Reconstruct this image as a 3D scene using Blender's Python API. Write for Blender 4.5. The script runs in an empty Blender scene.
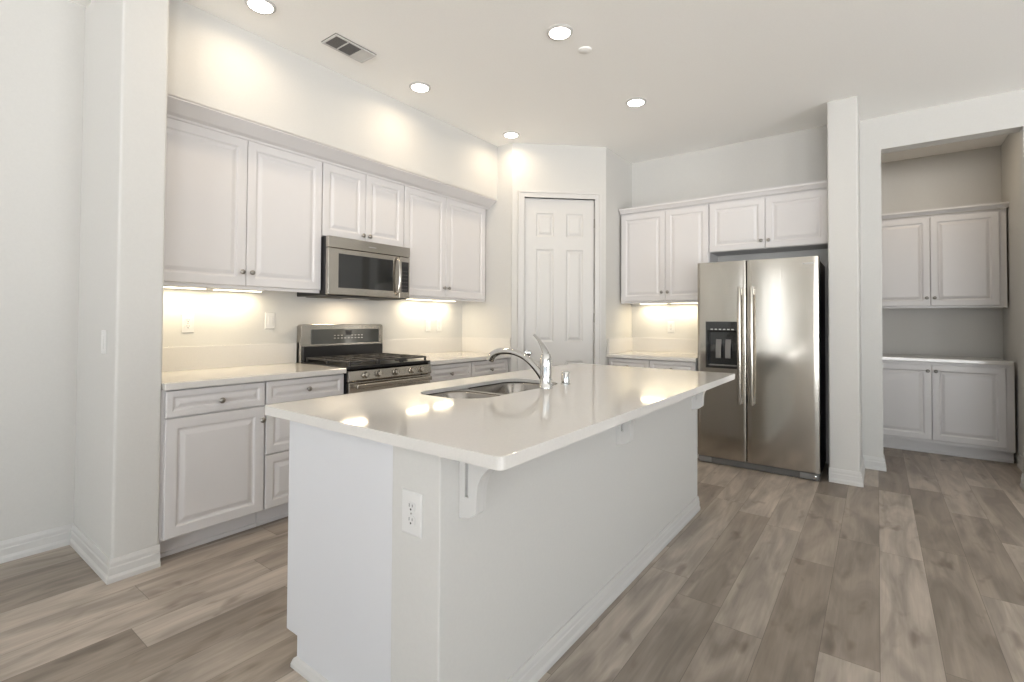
import bpy, bmesh, math, random
from mathutils import Vector, Matrix
random.seed(4)
S = bpy.context.scene
COL = S.collection
PI = math.pi

# ------------------------------------------------------------------ camera
YAW, PITCH, ROLL = math.radians(36.79), math.radians(1.052), math.radians(0.347)
cam_d = bpy.data.cameras.new('camera')
cam = bpy.data.objects.new('camera', cam_d); COL.objects.link(cam)
F = Vector((-math.sin(YAW), math.cos(YAW), 0)); R = Vector((math.cos(YAW), math.sin(YAW), 0)); U = Vector((0, 0, 1))
F2 = F*math.cos(PITCH)+U*math.sin(PITCH); U2 = U*math.cos(PITCH)-F*math.sin(PITCH)
R3 = R*math.cos(ROLL)+U2*math.sin(ROLL); U3 = U2*math.cos(ROLL)-R*math.sin(ROLL)
m = Matrix((R3, U3, -F2)).transposed().to_4x4(); m.translation = Vector((0, 0, 1.2445))
cam.matrix_world = m
cam_d.sensor_width = 36; cam_d.sensor_fit = 'HORIZONTAL'
cam_d.lens = 488.82/1024*36
cam_d.shift_y = -(341-311.42)/1024
cam_d.clip_start = 0.02
S.camera = cam

# ------------------------------------------------------------------ view, world, daylight
S.view_settings.view_transform = 'Standard'; S.view_settings.look = 'None'
S.view_settings.gamma = 1; S.view_settings.use_curve_mapping = False
S.view_settings.exposure = 0.0
S.cycles.use_denoising = True
S.cycles.max_bounces = 10; S.cycles.diffuse_bounces = 7; S.cycles.glossy_bounces = 5
S.cycles.caustics_reflective = False; S.cycles.caustics_refractive = False
S.cycles.sample_clamp_indirect = 6
SKY = 20.8            # strength of the daylight outside
CAN = 2.75            # watts of one recessed light
ALCOVE_FILL = 2.9         # watts of the fill lamp added in the alcove
STRIP = 3.2          # watts of one under-cabinet strip
W = bpy.data.worlds.new('world'); S.world = W; W.use_nodes = True
nt = W.node_tree; nt.nodes.clear()
wo = nt.nodes.new('ShaderNodeOutputWorld'); bg = nt.nodes.new('ShaderNodeBackground')
tc = nt.nodes.new('ShaderNodeTexCoord'); sp = nt.nodes.new('ShaderNodeSeparateXYZ'); rp = nt.nodes.new('ShaderNodeValToRGB')
mr = nt.nodes.new('ShaderNodeMapRange'); mr.inputs[1].default_value = -1
nt.links.new(tc.outputs['Generated'], sp.inputs[0]); nt.links.new(sp.outputs[2], mr.inputs[0]); nt.links.new(mr.outputs[0], rp.inputs[0])
el = rp.color_ramp.elements
el[0].position = 0.44; el[0].color = (.96, .965, .965, 1); el[1].position = 0.56; el[1].color = (.12, .152, .180, 1)
nt.links.new(rp.outputs[0], bg.inputs[0]); bg.inputs[1].default_value = SKY; nt.links.new(bg.outputs[0], wo.inputs[0])

def light(name, kind, loc, power, color, parent=None, rot=None, **kw):
    d = bpy.data.lights.new(name, kind); d.energy = power; d.color = color
    for k, v in kw.items(): setattr(d, k, v)
    o = bpy.data.objects.new(name, d); COL.objects.link(o)
    o.location = loc
    if rot: o.rotation_euler = rot
    if parent: o.parent = parent; o.location = Vector(loc)-wloc(parent)
    return o
def portal(name, loc, rot, sx, sy):
    o = light(name, 'AREA', loc, 1, (1, 1, 1), rot=rot, shape='RECTANGLE', size=sx, size_y=sy)
    o.data.cycles.is_portal = True

# ------------------------------------------------------------------ materials
def mat(name, color, rough=.5, metal=0., spec=.5, emit=None, es=0., coat=0., aniso=0.):
    M = bpy.data.materials.new(name); M.use_nodes = True
    b = M.node_tree.nodes['Principled BSDF']
    b.inputs['Base Color'].default_value = (*color, 1); b.inputs['Roughness'].default_value = rough
    b.inputs['Metallic'].default_value = metal; b.inputs['Specular IOR Level'].default_value = spec
    if coat: b.inputs['Coat Weight'].default_value = coat
    if aniso: b.inputs['Anisotropic'].default_value = aniso
    if emit: b.inputs['Emission Color'].default_value = (*emit, 1); b.inputs['Emission Strength'].default_value = es
    return M
def N(M, t): return M.node_tree.nodes.new('ShaderNode'+t)
def LK(M, a, b): M.node_tree.links.new(a, b)
def noisy(M, scale, amount, stretch=(1, 1, 1), detail=3, bump=0.):
    """soft irregular tone in the base colour, and a little relief"""
    b = M.node_tree.nodes['Principled BSDF']; c = b.inputs['Base Color'].default_value[:]
    tc = N(M, 'TexCoord'); mp = N(M, 'Mapping'); mp.inputs['Scale'].default_value = stretch
    nz = N(M, 'TexNoise'); nz.inputs['Scale'].default_value = scale; nz.inputs['Detail'].default_value = detail
    LK(M, tc.outputs['Object'], mp.inputs[0]); LK(M, mp.outputs[0], nz.inputs[0])
    r = N(M, 'ValToRGB'); e = r.color_ramp.elements
    e[0].position = .3; e[1].position = .7
    e[0].color = (*[max(0, v*(1-amount)) for v in c[:3]], 1); e[1].color = (*[min(1, v*(1+amount)) for v in c[:3]], 1)
    LK(M, nz.outputs[0], r.inputs[0]); LK(M, r.outputs[0], b.inputs['Base Color'])
    if bump:
        bp = N(M, 'Bump'); bp.inputs['Strength'].default_value = bump; bp.inputs['Distance'].default_value = .002
        LK(M, nz.outputs[0], bp.inputs['Height']); LK(M, bp.outputs[0], b.inputs['Normal'])
    return M
wall_m = noisy(mat('wall_paint', (.575, .568, .548), .75, spec=.25), 90, .012, bump=.06)
ceil_m = noisy(mat('ceiling_paint', (.94, .935, .915), .85, spec=.2), 90, .012, bump=.06)
trim_m = mat('white_trim_paint', (.585, .577, .563), .38)
cab_m = noisy(mat('cabinet_white', (.64, .625, .625), .36), 6, .006)
panel_m = noisy(mat('island_panel_white', (.635, .642, .665), .45), 5, .006)
quartz_m = noisy(mat('white_quartz', (.65, .632, .605), .07, spec=.55), 160, .02)
knob_m = mat('brushed_nickel', (.30, .285, .265), .28, 1)
chrome_m = mat('chrome', (.62, .62, .61), .06, 1)
black_m = mat('black_enamel', (.012, .012, .013), .28)
blackside_m = noisy(mat('black_textured_side', (.010, .010, .011), .45), 300, .2, bump=.2)
glass_m = mat('dark_glass', (.018, .019, .019), .05, spec=.7)
screen_m = mat('smoked_glass', (.055, .058, .056), .07, spec=.6)
iron_m = noisy(mat('cast_iron', (.045, .043, .042), .5), 200, .25, bump=.2)
plate_m = mat('white_plastic', (.66, .655, .645), .3)
slot_m = mat('dark_slot', (.03, .03, .03), .6)
duct_m = mat('dark_duct', (.10, .095, .09), .8)
grey_m = mat('grey_plastic', (.17, .165, .16), .4)
mark_m = mat('pale_print', (.45, .45, .44), .4)
lens_m = mat('lamp_lens', (.9, .9, .88), .4, emit=(1, .95, .86), es=14)
strip_m = mat('strip_lens', (.9, .9, .85), .4, emit=(1, .90, .66), es=4)
def steel(name, color, rough, axis):
    M = mat(name, color, rough, 1)
    b = M.node_tree.nodes['Principled BSDF']
    tc = N(M, 'TexCoord'); mp = N(M, 'Mapping'); mp.inputs['Scale'].default_value = axis
    nz = N(M, 'TexNoise'); nz.inputs['Scale'].default_value = 1; nz.inputs['Detail'].default_value = 4
    LK(M, tc.outputs['Object'], mp.inputs[0]); LK(M, mp.outputs[0], nz.inputs[0])
    mrg = N(M, 'MapRange'); mrg.inputs[3].default_value = rough-.06; mrg.inputs[4].default_value = rough+.07
    LK(M, nz.outputs[0], mrg.inputs[0]); LK(M, mrg.outputs[0], b.inputs['Roughness'])
    nw = N(M, 'TexNoise'); nw.inputs['Scale'].default_value = 2.6; nw.inputs['Detail'].default_value = 1       # sheet metal is never quite flat
    mw_ = N(M, 'Mapping'); mw_.inputs['Scale'].default_value = (1.6, 1.6, .45); LK(M, tc.outputs['Object'], mw_.inputs[0]); LK(M, mw_.outputs[0], nw.inputs[0])
    bp = N(M, 'Bump'); bp.inputs['Strength'].default_value = .16; bp.inputs['Distance'].default_value = .012
    LK(M, nw.outputs[0], bp.inputs['Height']); LK(M, bp.outputs[0], b.inputs['Normal'])
    return M
steel_m = steel('stainless_steel', (.45, .42, .375), .15, (260, 260, 2))
steelh_m = steel('stainless_steel_long_grain', (.47, .44, .395), .2, (260, 2, 260))
sink_m = steel('satin_steel', (.33, .31, .285), .22, (3, 200, 200))

def floor_material():
    M = mat('grey_oak_plank', (.3, .25, .2), .42)
    b = M.node_tree.nodes['Principled BSDF']
    PW, PL = .185, 1.22
    def math_(op, a, c=None):
        n = N(M, 'Math'); n.operation = op
        for i, v in enumerate((a, c)):
            if v is None: continue
            if isinstance(v, (int, float)): n.inputs[i].default_value = v
            else: LK(M, v, n.inputs[i])
        return n.outputs[0]
    tc = N(M, 'TexCoord'); s = N(M, 'SeparateXYZ'); LK(M, tc.outputs['Object'], s.inputs[0])
    gx = math_('DIVIDE', s.outputs[0], PW); row = math_('FLOOR', gx); fx = math_('SUBTRACT', gx, row)
    wn = N(M, 'TexWhiteNoise'); wn.noise_dimensions = '1D'; LK(M, row, wn.inputs['W'])
    gy = math_('ADD', math_('DIVIDE', s.outputs[1], PL), math_('MULTIPLY', wn.outputs[0], 7.3))
    idy = math_('FLOOR', gy); fy = math_('SUBTRACT', gy, idy)
    cid = N(M, 'CombineXYZ'); LK(M, row, cid.inputs[0]); LK(M, idy, cid.inputs[1])
    wn2 = N(M, 'TexWhiteNoise'); wn2.noise_dimensions = '3D'; LK(M, cid.outputs[0], wn2.inputs['Vector'])
    # plank tone
    tone = N(M, 'ValToRGB'); e = tone.color_ramp.elements
    e[0].position = 0; e[0].color = (.235, .197, .163, 1); e[1].position = 1; e[1].color = (.455, .398, .345, 1)
    x = e.new(.45); x.color = (.325, .277, .234, 1); x = e.new(.7); x.color = (.385, .334, .286, 1)
    LK(M, wn2.outputs['Value'], tone.inputs[0])
    # grain, shifted for each plank
    off = N(M, 'VectorMath'); off.operation = 'SCALE'; LK(M, wn2.outputs['Color'], off.inputs[0]); off.inputs['Scale'].default_value = 40
    add = N(M, 'VectorMath'); add.operation = 'ADD'; LK(M, tc.outputs['Object'], add.inputs[0]); LK(M, off.outputs[0], add.inputs[1])
    def grain(scale, stretch, detail, dist):
        mp = N(M, 'Mapping'); mp.inputs['Scale'].default_value = stretch; LK(M, add.outputs[0], mp.inputs[0])
        nz = N(M, 'TexNoise'); nz.inputs['Scale'].default_value = scale; nz.inputs['Detail'].default_value = detail; nz.inputs['Distortion'].default_value = dist
        LK(M, mp.outputs[0], nz.inputs[0]); return nz.outputs[0]
    g1 = grain(1, (70, 3.2, 1), 5, .6); g2 = grain(1, (9, 1.6, 1), 3, 1.2); g3 = grain(1, (11, 4.5, 1), 2, .4)
    def mixc(fac, a, bcol, mode):
        n = N(M, 'Mix'); n.data_type = 'RGBA'; n.blend_type = mode
        if isinstance(fac, float): n.inputs[0].default_value = fac
        else: LK(M, fac, n.inputs[0])
        LK(M, a, n.inputs[6])
        if isinstance(bcol, tuple): n.inputs[7].default_value = bcol
        else: LK(M, bcol, n.inputs[7])
        return n.outputs[2]
    def ramp(v, p0, c0, p1, c1):
        r = N(M, 'ValToRGB'); e = r.color_ramp.elements
        e[0].position = p0; e[0].color = (c0, c0, c0, 1); e[1].position = p1; e[1].color = (c1, c1, c1, 1); LK(M, v, r.inputs[0]); return r.outputs[0]
    c = mixc(1., tone.outputs[0], ramp(g1, .3, .88, .7, 1.08), 'MULTIPLY')
    c = mixc(1., c, ramp(g2, .32, .70, .66, 1.20), 'MULTIPLY')
    knot = ramp(g3, .62, 0., .76, .6)
    c = mixc(knot, c, (.11, .083, .062, 1), 'MIX')
    # joints between planks
    ex = math_('MINIMUM', fx, math_('SUBTRACT', 1, fx)); ey = math_('MINIMUM', fy, math_('SUBTRACT', 1, fy))
    jx = math_('LESS_THAN', ex, .0011/PW*1.0); jy = math_('LESS_THAN', ey, .0013/PL)
    j = math_('MAXIMUM', jx, jy)
    c = mixc(math_('MULTIPLY', j, .55), c, (.07, .055, .045, 1), 'MIX')
    LK(M, c, b.inputs['Base Color'])
    mr_ = N(M, 'MapRange'); mr_.inputs[3].default_value = .34; mr_.inputs[4].default_value = .50; LK(M, g1, mr_.inputs[0]); LK(M, mr_.outputs[0], b.inputs['Roughness'])
    bp = N(M, 'Bump'); bp.inputs['Strength'].default_value = .12; bp.inputs['Distance'].default_value = .002
    LK(M, math_('SUBTRACT', g1, math_('MULTIPLY', j, .8)), bp.inputs['Height']); LK(M, bp.outputs[0], b.inputs['Normal'])
    return M
floor_m = floor_material()

# ------------------------------------------------------------------ mesh helpers
def wloc(o):
    v = Vector(o.location)
    while o.parent: o = o.parent; v += Vector(o.location)
    return v
def tag(o, label, cat, group=None):
    o['label'] = label; o['category'] = cat
    if group: o['group'] = group
    return o
def thing(name, label, cat, loc, group=None):
    o = bpy.data.objects.new(name, None); COL.objects.link(o); o.location = loc; o.empty_display_size = .1
    return tag(o, label, cat, group)
def link(name, bm, m, parent=None, bevel=0., smooth=False, segs=2, angle=40, origin=None):
    """the bmesh (in world coordinates) becomes one mesh object"""
    bmesh.ops.recalc_face_normals(bm, faces=bm.faces)
    vs = [v.co for v in bm.verts]
    lo = Vector([min(v[i] for v in vs) for i in range(3)]); hi = Vector([max(v[i] for v in vs) for i in range(3)])
    org = Vector(((lo.x+hi.x)/2, (lo.y+hi.y)/2, lo.z)) if origin is None else Vector(origin)
    for v in bm.verts: v.co -= org
    me = bpy.data.meshes.new(name); bm.to_mesh(me); bm.free()
    for mm in (m if isinstance(m, (list, tuple)) else [m]): me.materials.append(mm)
    o = bpy.data.objects.new(name, me); COL.objects.link(o); o.location = org
    if parent: o.parent = parent; o.location = org-wloc(parent)
    if smooth:
        for p in me.polygons: p.use_smooth = True
        me.set_sharp_from_angle(angle=math.radians(angle))
    if bevel:
        b = o.modifiers.new('edge', 'BEVEL'); b.width = bevel; b.segments = segs; b.limit_method = 'ANGLE'; b.angle_limit = math.radians(35)
        b.harden_normals = False
    return o
def struct(name, bm, m, parent=None, **kw):
    o = link(name, bm, m, parent, **kw); 
    if not parent: o['kind'] = 'structure'
    return o
def nb(): return bmesh.new()
def box(bm, x0, x1, y0, y1, z0, z1, mi=0):
    vs = [bm.verts.new((x, y, z)) for z in (z0, z1) for y in (y0, y1) for x in (x0, x1)]
    for f in ((0, 2, 3, 1), (4, 5, 7, 6), (0, 1, 5, 4), (2, 6, 7, 3), (0, 4, 6, 2), (1, 3, 7, 5)):
        q = bm.faces.new([vs[i] for i in f]); q.material_index = mi
    return bm
def bx(*a): return box(nb(), *a)
class Fr:
    """a face to build on: u along it, v up, d out of it"""
    def __init__(s, o, u, n): s.o = Vector(o); s.u = Vector(u).normalized(); s.n = Vector(n).normalized()
    def __call__(s, u, v, d=0.): return s.o+s.u*u+Vector((0, 0, v))+s.n*d
    def box(s, bm, u0, u1, v0, v1, d0, d1, mi=0):
        vs = [bm.verts.new(s(u, v, d)) for v in (v0, v1) for d in (d0, d1) for u in (u0, u1)]
        for f in ((0, 2, 3, 1), (4, 5, 7, 6), (0, 1, 5, 4), (2, 6, 7, 3), (0, 4, 6, 2), (1, 3, 7, 5)):
            q = bm.faces.new([vs[i] for i in f]); q.material_index = mi
        return bm
def nest(bm, fr, rects, cap=True, mi=0):
    """rings of rectangles (u0,u1,v0,v1,d) bridged one after the other; the last is closed"""
    loops = [[bm.verts.new(fr(u, v, d)) for u, v in ((a, c), (b, c), (b, e), (a, e))] for a, b, c, e, d in rects]
    for A, B in zip(loops, loops[1:]):
        for i in range(4): bm.faces.new((A[i], A[(i+1) % 4], B[(i+1) % 4], B[i])).material_index = mi
    if cap: bm.faces.new(loops[-1]).material_index = mi
    return loops
def raised(bm, fr, u0, u1, v0, v1, t=.02, fw=.058, d0=0.):
    """cabinet door or drawer front with a routed groove round a raised field"""
    rs = [(0, 0), (0, t-.004), (.0015, t-.0012), (.004, t), (fw-.008, t), (fw-.003, t-.0015), (fw+.003, t-.0075), (fw+.010, t-.0085),
          (fw+.014, t-.0075), (fw+.032, t-.0015), (fw+.036, t-.001)]
    L = nest(bm, fr, [(u0+i, u1-i, v0+i, v1-i, d0+d) for i, d in rs])
    bm.faces.new(L[0][::-1])
    return bm
def lathe(bm, prof, o, axis=(0, 0, 1), seg=20, mi=0):
    """prof: (radius, height along axis); closed at both ends"""
    ax = Vector(axis).normalized(); a = ax.orthogonal().normalized(); b = ax.cross(a); o = Vector(o); rings = []
    for r, h in prof:
        rings.append([bm.verts.new(o+ax*h+(a*math.cos(2*PI*i/seg)+b*math.sin(2*PI*i/seg))*max(r, 1e-5)) for i in range(seg)])
    for A, B in zip(rings, rings[1:]):
        for i in range(seg): bm.faces.new((A[i], A[(i+1) % seg], B[(i+1) % seg], B[i])).material_index = mi
    bm.faces.new(rings[0][::-1]).material_index = mi; bm.faces.new(rings[-1]).material_index = mi
    return bm
def catmull(pts, n=8):
    P = [Vector(p) for p in pts]; P = [2*P[0]-P[1]]+P+[2*P[-1]-P[-2]]; out = []
    for i in range(1, len(P)-2):
        for k in range(n):
            t = k/n; a, b, c, d = P[i-1:i+3]
            out.append(.5*((2*b)+(c-a)*t+(2*a-5*b+4*c-d)*t*t+(3*b-a-3*c+d)*t**3))
    out.append(P[-2]); return out
def tube(bm, pts, rad, seg=14, flat=(1., 1.), up=(0, 1, 0)):
    """rad: one radius or one per point; flat squeezes the section across / along up"""
    n = len(pts); rings = []
    for i, p in enumerate(pts):
        t = (pts[min(i+1, n-1)]-pts[max(i-1, 0)]).normalized()
        a = (Vector(up)-t*t.dot(Vector(up))).normalized(); b = t.cross(a)
        r = rad if not isinstance(rad, (list, tuple)) else rad[min(len(rad)-1, int(i/(n-1)*(len(rad)-1)))]*(1-((i/(n-1)*(len(rad)-1)) % 1)) + rad[min(len(rad)-1, int(i/(n-1)*(len(rad)-1))+1)]*((i/(n-1)*(len(rad)-1)) % 1)
        rings.append([bm.verts.new(Vector(p)+(a*math.cos(2*PI*k/seg)*flat[0]+b*math.sin(2*PI*k/seg)*flat[1])*r) for k in range(seg)])
    for A, B in zip(rings, rings[1:]):
        for i in range(seg): bm.faces.new((A[i], A[(i+1) % seg], B[(i+1) % seg], B[i]))
    bm.faces.new(rings[0][::-1]); bm.faces.new(rings[-1]); return bm
def sweep(bm, path, prof, side=1, z=0.):
    """carry a profile (d out, z up) along a ground path with mitred corners; d goes to the right of travel (side=1)"""
    P = [Vector((*p, 0)) for p in path]; rings = []
    for i, p in enumerate(P):
        ds = []
        if i > 0: ds.append((P[i]-P[i-1]).normalized())
        if i < len(P)-1: ds.append((P[i+1]-P[i]).normalized())
        ns = [Vector((d.y, -d.x, 0))*side for d in ds]
        nn = ns[0] if len(ns) == 1 else (ns[0]+ns[1])/(1+ns[0].dot(ns[1]))
        rings.append([bm.verts.new(p+nn*d+Vector((0, 0, z+h))) for d, h in prof])
    k = len(prof)
    for A, B in zip(rings, rings[1:]):
        for i in range(k): bm.faces.new((A[i], A[(i+1) % k], B[(i+1) % k], B[i]))
    bm.faces.new(rings[0][::-1]); bm.faces.new(rings[-1]); return bm
def rrect(x0, x1, y0, y1, r, n=6):
    rr = r if isinstance(r, (list, tuple)) else [r]*4; out = []
    for (cx, cy, a0), q in zip(((x1, y1, 0), (x0, y1, 90), (x0, y0, 180), (x1, y0, 270)), rr):
        sx = -1 if cx == x1 else 1; sy = -1 if cy == y1 else 1
        for k in range(n+1):
            a = math.radians(a0+90*k/n); out.append((cx+sx*q+q*math.cos(a), cy+sy*q+q*math.sin(a)))
    return out
def slab(bm, loops, z0, z1):
    """flat slab of any outline, first loop outer and the others holes"""
    es = []
    for L in loops:
        v = [bm.verts.new((x, y, z1)) for x, y in L]
        es += [bm.edges.new((v[i], v[(i+1) % len(v)])) for i in range(len(v))]
    g = bmesh.ops.triangle_fill(bm, use_beauty=True, use_dissolve=False, edges=es)
    fs = [f for f in g['geom'] if isinstance(f, bmesh.types.BMFace)]
    ex = bmesh.ops.extrude_face_region(bm, geom=fs)
    for v in ex['geom']:
        if isinstance(v, bmesh.types.BMVert): v.co.z = z0
    return bm
def prism(bm, fr, poly, d0, d1):
    """polygon in (u,v) of a face, thickness d0..d1"""
    A = [bm.verts.new(fr(u, v, d0)) for u, v in poly]; B = [bm.verts.new(fr(u, v, d1)) for u, v in poly]; n = len(poly)
    bm.faces.new(A[::-1]); bm.faces.new(B)
    for i in range(n): bm.faces.new((A[i], A[(i+1) % n], B[(i+1) % n], B[i]))
    return bm

# ------------------------------------------------------------------ plan of the place (metres)
H = 3.0
XK = -3.533                       # kitchen wall behind the range
XL = -3.575                       # living-room wall
XS, YS0, YS1 = -2.905, .737, .930  # stub wall
XCF, XBF, XUF, XSF = -2.877, -2.902, -3.194, -3.066
YR = 3.84                         # wall at the end of the range run
PA, PB = Vector((-2.877, YR, 0)), Vector((-2.183, 4.491, 0))   # angled pantry wall
XN = -2.183
YF, YUF, YCF = 5.137, 4.797, 4.504
XP0, XP1, YP, YW2 = -.3125, -.113, 4.585, 5.19
XO0, XO1, ZO, YO = .0325, .882, 2.72, 5.335
YQ, YQU, YQB, XQ = 6.715, 6.384, 6.084, .985
XRW, YBW = 5.2, -7.0
CT = .915
T = .12

# ------------------------------------------------------------------ room shell
struct('floor', bx(XL-T, XRW+T, YBW-T, YQ+T, -.05, 0), floor_m, origin=(0, 0, 0))
struct('ceiling', bx(XL-T, XRW+T, YBW-T, YQ+T, H, H+.08), ceil_m)
CEIL = bpy.data.objects['ceiling']
struct('wall_left', bx(XL-T, XL, YBW, YS0+.02, 0, H), wall_m)
struct('wall_stub', bx(XL-T, XS, YS0, YS1, 0, H), wall_m, bevel=.012, segs=3)
struct('wall_kitchen', bx(XK-.16, XK, YS1, YR+T, 0, H), wall_m)
struct('wall_soffit', bx(XK, XSF, YS1, YR, 2.454, H), wall_m)
struct('wall_return', bx(XK, PA.x-.005, YR, YR+T, 0, H), wall_m)
fp = Fr(PA, PB-PA, Vector(((PB-PA).y, -(PB-PA).x, 0)))
PLN = (PB-PA).length
D0, D1, DZ = .122, .836, 2.464   # pantry door opening
bm = nb(); fp.box(bm, 0, D0, 0, H, -T, 0); fp.box(bm, D1, PLN, 0, H, -T, 0); fp.box(bm, D0, D1, DZ, H, -T, 0)
struct('wall_pantry', bm, wall_m)
struct('wall_niche', bx(XN-T, XN, PB.y, YF, 0, H), wall_m)
struct('wall_fridge', bx(XN-T, XP1, YF, YF+T, 0, H), wall_m)
struct('wall_pillar', bx(XP0, XP1, YP, YF, 0, H), wall_m, bevel=.012, segs=3)
bm = bx(XP1-.02, XO0, YW2, YO, 0, H); box(bm, XO0, XO1, YW2, YO, ZO, H); box(bm, XO1, XRW, YW2, YO, 0, H)
struct('wall_alcove_front', bm, wall_m)
struct('wall_alcove_left', bx(-.47, -.35, YF+T, YQ, 0, H), wall_m)
struct('wall_alcove_right', bx(XQ, XQ+T, YO, YQ, 0, H), wall_m)
struct('wall_alcove_back', bx(-.47, XQ+T, YQ, YQ+T, 0, H), wall_m)
def holed(axis, c0, c1, a0, a1, holes):
    """wall slab with window holes (a, b, z0, z1) along the other axis"""
    bm = nb(); cur = a0
    def bb(p, q, z0, z1):
        if axis == 'x': box(bm, c0, c1, p, q, z0, z1)
        else: box(bm, p, q, c0, c1, z0, z1)
    for p, q, z0, z1 in sorted(holes):
        bb(cur, p, 0, H); cur = q
        if z0 > 0: bb(p, q, 0, z0)
        bb(p, q, z1, H)
    bb(cur, a1, 0, H); return bm
HB = [(-2.78, -2.10, .02, 2.8), (-.25, 2.4, .02, 2.5), (2.7, 4.7, .02, 2.45)]
HR = [(-4.6, -3.0, .02, 2.45), (0.5, 2.3, .02, 2.2)]
struct('wall_back', holed('y', YBW-T, YBW, XL, XRW, HB), wall_m)
struct('wall_right', holed('x', XRW, XRW+T, YBW, YO, HR), wall_m)
def window(name, axis, c, p, q, z0, z1):
    def bb(bm, a, b, e, f, d0, d1):
        if axis == 'x': box(bm, c+d0, c+d1, a, b, e, f)
        else: box(bm, a, b, c+d0, c+d1, e, f)
    bm = nb(); w = .055; mid = (p+q)/2
    for a, b, e, f in ((p, p+w, z0, z1), (q-w, q, z0, z1), (p+w, q-w, z0, z0+w), (p+w, q-w, z1-w, z1), (mid-w/2, mid+w/2, z0+w, z1-w)):
        bb(bm, a, b, e, f, .02, .08)
    struct(name, bm, trim_m)
window('window_1', 'y', YBW-.1, *HB[0])
filter_m = bpy.data.materials.new('added_light_filter'); filter_m.use_nodes = True
_n = filter_m.node_tree; _n.nodes.clear(); _o = _n.nodes.new('ShaderNodeOutputMaterial'); _t = _n.nodes.new('ShaderNodeBsdfTranslucent'); _t.inputs[0].default_value = (.9, .9, .9, 1); _n.links.new(_t.outputs[0], _o.inputs[0])
link('added_window_filter', bx(HB[0][0]+.005, HB[0][1]-.005, YBW-.015, YBW-.013, HB[0][2], HB[0][3]), filter_m, bpy.data.objects['window_1'])  # unseen translucent sheet, added to dim this window's reflection in the refrigerator
window('window_2', 'y', YBW-.1, *HB[1])
window('window_3', 'y', YBW-.1, *HB[2]); window('window_4', 'x', XRW, *HR[0]); window('window_5', 'x', XRW, *HR[1])
for i, (p, q, z0, z1) in enumerate(HB): portal('daylight', ((p+q)/2, YBW-.11, (z0+z1)/2), (PI/2, 0, 0), q-p, z1-z0)
for i, (p, q, z0, z1) in enumerate(HR): portal('daylight', (XRW+.11, (p+q)/2, (z0+z1)/2), (PI/2, 0, PI/2), q-p, z1-z0)

BASE = [(0, 0), (.020, 0), (.020, .020), (.014, .034), (.014, .066), (.011, .072), (.011, .088), (.006, .106), (0, .106)]
def base(name, path, side=1, prof=BASE): struct(name, sweep(nb(), path, prof, side), trim_m)
base('baseboard_left', [(XL, YBW), (XL, YS0), (XS, YS0), (XS, YS1)])
base('baseboard_pillar', [(XP0, YP), (XP1, YP), (XP1, YW2), (XO0, YW2), (XO0, YO)])
base('baseboard_right', [(XO1, YO), (XO1, YW2), (XRW, YW2)])
base('baseboard_alcove', [(XQ, YQB-.02), (XQ, YO)])
base('baseboard_pantry', [tuple(fp(.0, 0)[:2]), tuple(fp(.052, 0)[:2])])
# crown under the soffit, along the range wall
CR = [(0, 0), (.010, 0), (.016, .012), (.045, .022), (.095, .055), (.118, .070), (.128, .070), (.128, .082), (0, .082)]
struct('trim_1', sweep(nb(), [(XUF, YS1), (XUF, YR)], [(d, h) for d, h in CR], 1, 2.376), cab_m)
CR2 = [(0, 0), (.006, 0), (.010, .010), (.026, .030), (.032, .034), (.032, .052), (0, .052)]
struct('trim_2', sweep(nb(), [(XN+.02, YUF-.002), (XP0-.002, YUF-.002)], CR2, 1, 2.366), cab_m)
struct('trim_3', sweep(nb(), [(-.35, YQU), (XQ-.015, YQU), (XQ-.015, YQ)], CR2, 1, 2.322), cab_m)

# ------------------------------------------------------------------ pantry door
dr = bpy.data.objects.new('door_1', None); COL.objects.link(dr); dr.location = fp((D0+D1)/2, 0, 0); dr['kind'] = 'structure'
def sixpanel(bm, fr, u0, u1, v0, v1, d0, d1):
    us = [u0, u0+.115, u0+.297, u0+.420, u1-.110, u1]; vs = [v0, .22, .845, 1.035, 1.955, 2.08, 2.318, v1]
    for i in range(5):
        for j in range(7):
            a, b, c, e = us[i], us[i+1], vs[j], vs[j+1]
            if i in (1, 3) and j in (1, 3, 5):
                nest(bm, fr, [(a+k, b-k, c+k, e-k, d1+d) for k, d in ((0, 0), (.004, -.002), (.012, -.009), (.020, -.010), (.026, -.009), (.044, -.002), (.048, -.002))])
            else: nest(bm, fr, [(a, b, c, e, d1)])
    bmesh.ops.remove_doubles(bm, verts=bm.verts, dist=1e-5)
    L = nest(bm, fr, [(u0, u1, v0, v1, d1), (u0, u1, v0, v1, d0)])
    return bm
link('door_slab', sixpanel(nb(), fp, D0+.004, D1-.004, .012, DZ-.004, -.060, -.022), trim_m, dr)
bm = nb(); g = .010                                              # casing of two steps round the opening
for w0, w1, t in ((0, .044, .013), (.044, .062, .019)):
    fp.box(bm, D0-w1, D0-w0, 0, DZ+w1, 0, t); fp.box(bm, D1+w0, D1+w1, 0, DZ+w1, 0, t); fp.box(bm, D0-w0, D1+w0, DZ+w0, DZ+w1, 0, t)
fp.box(bm, D0-.004, D0+.0, 0, DZ, -.1, .004); fp.box(bm, D1, D1+.004, 0, DZ, -.1, .004); fp.box(bm, D0, D1, DZ, DZ+.004, -.1, .004)
link('door_casing', bm, trim_m, dr, bevel=.003)
bm = lathe(nb(), [(.030, 0), (.030, .006), (.012, .010), (.011, .032), (.024, .040), (.029, .052), (.025, .064), (.010, .069), (0, .069)], fp(D0+.045, .925, -.022), fp.n)
link('door_knob', bm, chrome_m, dr, smooth=True)
for z in (.25, 1.23, 2.18):
    bm = nb(); lathe(bm, [(.006, 0), (.006, .09)], fp(D1-.001, z, -.014), (0, 0, 1), 10)
    link('hinge', bm, knob_m, dr)

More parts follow.
